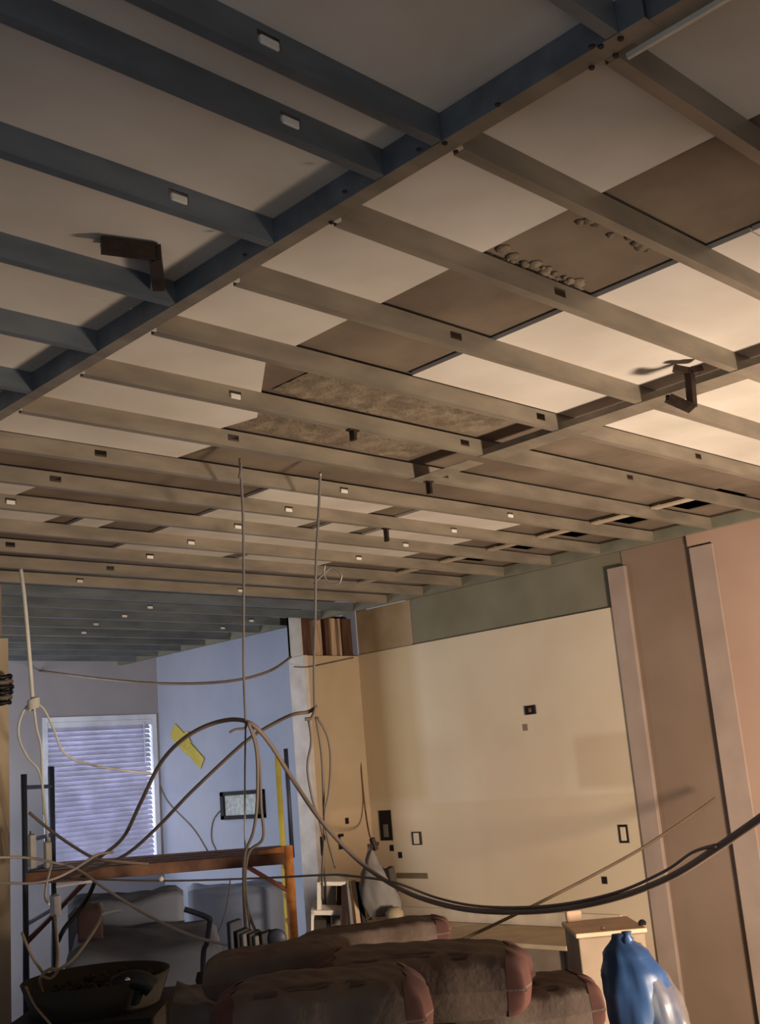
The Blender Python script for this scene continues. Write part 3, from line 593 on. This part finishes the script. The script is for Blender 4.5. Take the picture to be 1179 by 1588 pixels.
cable('cable', [(1110, 1238, 5.75), (1065, 1270, 5.75), (1020, 1300, 5.75), (985, 1322, 5.7), (900, 1368, 5.6), (800, 1418, 5.5), (715, 1458, 5.4)], 5, mat('tan_cable', (104, 86, 66), .75), 'straight tan cable slanting across the cream wall and the grey trim')
cable('cable', [(492, 1095, 4.6), (478, 1104, 4.6), (455, 1108, 4.6), (425, 1122, 4.65), (385, 1147, 4.7), (340, 1187, 4.8), (290, 1235, 4.9), (250, 1277, 5.0), (200, 1322, 5.1), (150, 1346, 5.2), (90, 1362, 5.3)], 5.5, cab, 'grey cable sloping from the second hanging wire down to the left')
cable('cable', [(62, 1040, (ony(62, 1040, YW)-CAM).dot(fw)-.01), (150, 1052, 7.4), (250, 1060, 7.1), (350, 1057, 7.1), (415, 1042, 7.3), (451, 1019, 7.58)], 4, cab, 'thin dark wire sagging high across the blue wall')
cable('cable', [(a, b, (ony(a, b, 5.84)-CAM).dot(fw)) for a, b in ((456, 1034), (480, 1034), (520, 1026), (548, 1020))], 2, cabb, 'very thin wire near the top of the short partition')
cable('cable', [(372, 712, 3.75), (377, 800, 3.95), (378, 920, 4.15), (378, 1040, 4.3), (381, 1120, 4.4)], 4, wire, 'grey hanger wire dropping from the ceiling to the cable bundle', 'wire')
cable('cable', [(497, 733, 4.0), (494, 800, 4.15), (490, 880, 4.3), (489, 960, 4.4), (487, 1040, 4.5), (488, 1108, 4.6)], 4, wire, 'second hanger wire dropping from the ceiling in front of the short partition', 'wire')
cable('cable', [(487, 905, 4.35), (502, 890, 4.35), (515, 880, 4.35), (529, 890, 4.35), (526, 904, 4.35), (512, 905, 4.35), (503, 892, 4.35), (504, 876, 4.35)], 3, wire, 'small loop of wire at the top of the second hanger wire', 'wire')
cable('cable', [(372, 712, 3.74), (374, 722, 3.74), (371, 742, 3.74)], 4, cabb, 'short bent stub of wire beside the left hanger wire top', 'wire')
cable('cable', [(390, 1122, 4.4), (402, 1180, 4.42), (405, 1250, 4.45), (408, 1300, 4.45), (386, 1322, 4.45), (380, 1370, 4.45), (386, 1415, 4.4), (398, 1448, 4.2)], 5, cabb, 'brown grey cable hanging in front of the black framed panel, right one')
cable('cable', [(385, 1120, 4.38), (398, 1165, 4.38), (399, 1240, 4.38), (393, 1290, 4.38), (380, 1325, 4.38), (378, 1380, 4.38), (381, 1440, 4.2)], 5, cabb, 'brown grey cable hanging in front of the black framed panel, left one')
cable('cable', [(381, 1120, 4.42), (380, 1200, 4.5), (380, 1300, 4.5), (382, 1380, 4.4), (388, 1445, 4.3)], 3, wire, 'thin straight wire hanging in the middle of the cable bundle', 'wire')
cable('cable', [(356, 1136, 4.4), (366, 1131, 4.4), (380, 1129, 4.4), (384, 1118, 4.4), (392, 1128, 4.4)], 4, cab, 'short tie holding the arched cables to the left hanger wire', 'cable tie')
cable('cable', [(479, 1118, 4.6), (483, 1150, 4.6), (477, 1190, 4.6), (485, 1240, 4.6), (500, 1290, 4.6), (503, 1345, 4.8), (505, 1375, 5.2)], 4, cabb, 'wire hanging below the second hanger wire, leftmost strand')
cable('cable', [(490, 1112, 4.6), (499, 1170, 4.62), (502, 1240, 4.62), (503, 1300, 4.62), (500, 1350, 4.7), (500, 1395, 5.0)], 4, cabb, 'wire hanging below the second hanger wire, middle strand')
cable('cable', [(492, 1112, 4.6), (508, 1142, 4.6), (513, 1180, 4.6), (510, 1230, 4.6), (504, 1262, 4.6), (508, 1300, 4.6), (520, 1345, 4.8)], 3.5, cabb, 'wire hanging below the second hanger wire, bulging right strand')
cable('cable', [(473, 1115, 4.58), (484, 1113, 4.58), (490, 1096, 4.58)], 6, cab, 'dark tie at the end of the second hanger wire', 'cable tie')
p = ony(556, 1108, 5.84)
cable('cable', [(556, 1108, 7.95), (557, 1140, 7.9), (560, 1190, 7.8), (566, 1250, 7.7), (572, 1290, 7.4), (578, 1306, 6.5)], 2.5, rust, 'thin dark wire coming out of the wall corner down to the grey bundle', 'wire')
# pale cord at the left
cable('cord', [(32, 882, 5.2), (38, 930, 5.15), (45, 1010, 5.1), (51, 1088, 5.1)], 6.5, cabw, 'pale cord hanging from the ceiling at the left', 'cord')
cable('cord', [(52, 1088, 5.1), (38, 1100, 5.1), (29, 1125, 5.1), (31, 1150, 5.1), (44, 1176, 5.1), (62, 1200, 5.1), (70, 1260, 5.1), (76, 1330, 5.1)], 4, cabw, 'pale cord loop bulging left under the knot', 'cord')
cable('cord', [(54, 1088, 5.1), (68, 1100, 5.1), (82, 1128, 5.1), (102, 1170, 5.1), (150, 1188, 5.2), (235, 1200, 5.4)], 3.5, cabw, 'pale cord running right from the knot across the blind', 'cord')
cable('cord', [(52, 1090, 5.1), (57, 1130, 5.1), (64, 1160, 5.1), (66, 1220, 5.1), (68, 1262, 5.1)], 4, cabw, 'braided pale cord hanging straight down from the knot', 'cord')
kn = MB()
for i in range(4):
    c_ = at(52, 1086+i*4, 5.1); kn.tube([c_+.022*(math.cos(t*math.pi/5)*Vector((RT.x, RT.y, .3))+math.sin(t*math.pi/5)*Vector((fw.x, fw.y, 0))) for t in range(11)], .007)
tag(kn.build('cord_knot', cabw, smooth=True), 'pale knot where the left cord splits into loops', 'knot')
cable('cable', [(-15, 1330, 4.6), (40, 1330, 4.7), (80, 1337, 4.7), (120, 1348, 4.7), (160, 1376, 4.6), (230, 1420, 4.4), (300, 1452, 4.1), (358, 1466, 3.8)], 4.5, mat('beige_cable', (168, 152, 138), .6), 'beige cable slanting from the left edge down to the striped reels')
cable('cable', [(-15, 1368, 4.6), (40, 1370, 4.6), (80, 1364, 4.6), (115, 1348, 4.65), (150, 1326, 4.7), (175, 1322, 4.8)], 4, mat('beige_cable', (168, 152, 138), .6), 'beige cable curving up from the left edge over the scaffold plank')
cable('cable', [(45, 1260, 5.0), (75, 1285, 5.0), (110, 1310, 5.0), (145, 1330, 5.0), (175, 1335, 5.1), (230, 1340, 5.2)], 5, cab, 'dark cable running from the left scaffold upright to the orange rail')
cable('cable', [(147, 1368, 4.9), (138, 1388, 4.9), (122, 1412, 4.9), (100, 1440, 4.8), (90, 1460, 4.8)], 7, black, 'black cable end hanging below the scaffold plank')
tanc = mat('tan_cord', (150, 130, 104), .65)
cable('cord', [(156, 1400, 3.6), (158, 1418, 3.6), (148, 1440, 3.6), (118, 1482, 3.6), (92, 1503, 3.6), (76, 1504, 3.6), (66, 1512, 3.6), (78, 1518, 3.6), (88, 1508, 3.6), (80, 1502, 3.6), (68, 1510, 3.6), (62, 1522, 3.6), (70, 1545, 3.6), (100, 1570, 3.5), (140, 1605, 3.4)], 5, tanc, 'tan cord tied in a loop over the lower left corner', 'cord')
cable('cord', [(34, 1446, 3.6), (48, 1480, 3.6), (66, 1508, 3.6)], 4.5, tanc, 'tan cord end coming from the left into the loop', 'cord')
cable('cord', [(158, 1418, 3.6), (172, 1415, 3.6), (189, 1412, 3.6)], 5, cabw, 'short pale cord end pointing right above the tray', 'cord')
cable('cord', [(85, 1420, 4.0), (88, 1450, 3.9), (90, 1480, 3.8), (88, 1506, 3.62)], 5, tanc, 'tan cord dropping from the white plug to the loop', 'cord')
cable('cord', [(80, 1340, 4.9), (72, 1372, 4.7), (70, 1392, 4.5), (76, 1402, 4.3)], 4, cabw, 'short pale cord loop above the white plug', 'cord')
cable('cord', [(40, 1530, 3.4), (55, 1560, 3.4), (78, 1588, 3.3), (90, 1610, 3.3)], 4, tanc, 'tan cord crossing the dark lower left corner', 'cord')
cable('cord', [(95, 1555, 3.4), (130, 1563, 3.4), (170, 1555, 3.4)], 4, tanc, 'tan cord lying along the front rim of the tray', 'cord')
cable('cable', [*[(a, b, (onx(a, b, XW-.006)-CAM).dot(fw)) for a, b in ((247, 1215), (262, 1245), (300, 1285), (322, 1320))]], 2, cab, 'very thin wire on the blue wall right of the blind', 'wire')
cable('cable', [*[(a, b, (onx(a, b, XW-.006)-CAM).dot(fw)) for a, b in ((346, 1252), (331, 1272), (328, 1300), (335, 1318))]], 2, cab, 'thin wire curling down left of the black framed panel', 'wire')
cable('cable', [(357, 1362, 5.0), (355, 1388, 5.3), (348, 1420, 5.6), (336, 1450, 6.5)], 2, cab, 'thin wire in front of the blue grey sheet', 'wire')
def plug(px, py, d, w, h, m, label):
    o = empty('plug', at(px, py, d)); tag(o, label, 'plug')
    MB().bar(at(px-.5, py-h/2, d), at(px+.5, py+h/2, d), w*d/FPX, .03).build('body', m, o, bevel=.004)
    MB().bar(at(px-w*.3, py-h/2-5, d), at(px-w*.3, py-h/2, d), .006, .004).build('prong', black, o)
plug(50, 1320, 5.1, 10, 52, white, 'long white plug strip hanging beside the left scaffold upright')
plug(74, 1325, 5.1, 10, 40, white, 'short white plug hanging at the end of the pale cord')
plug(86, 1404, 4.1, 15, 32, mat('grey_white', (190, 186, 184), .5), 'grey white plug box hanging under the scaffold plank')
tag(MB().lathe(at(250, 1363, 5.15), [(.006, -.012), (.014, 0), (.006, .012)], 12).build('wire_nut', white, smooth=True), 'tiny white connector on the long horizontal cable', 'connector')
tag(MB().bar(at(88, 1375, 5.7), at(146, 1366, 5.7), .02, .012).build('light_strip', white), 'short white strip below the scaffold plank at the left', 'strip')
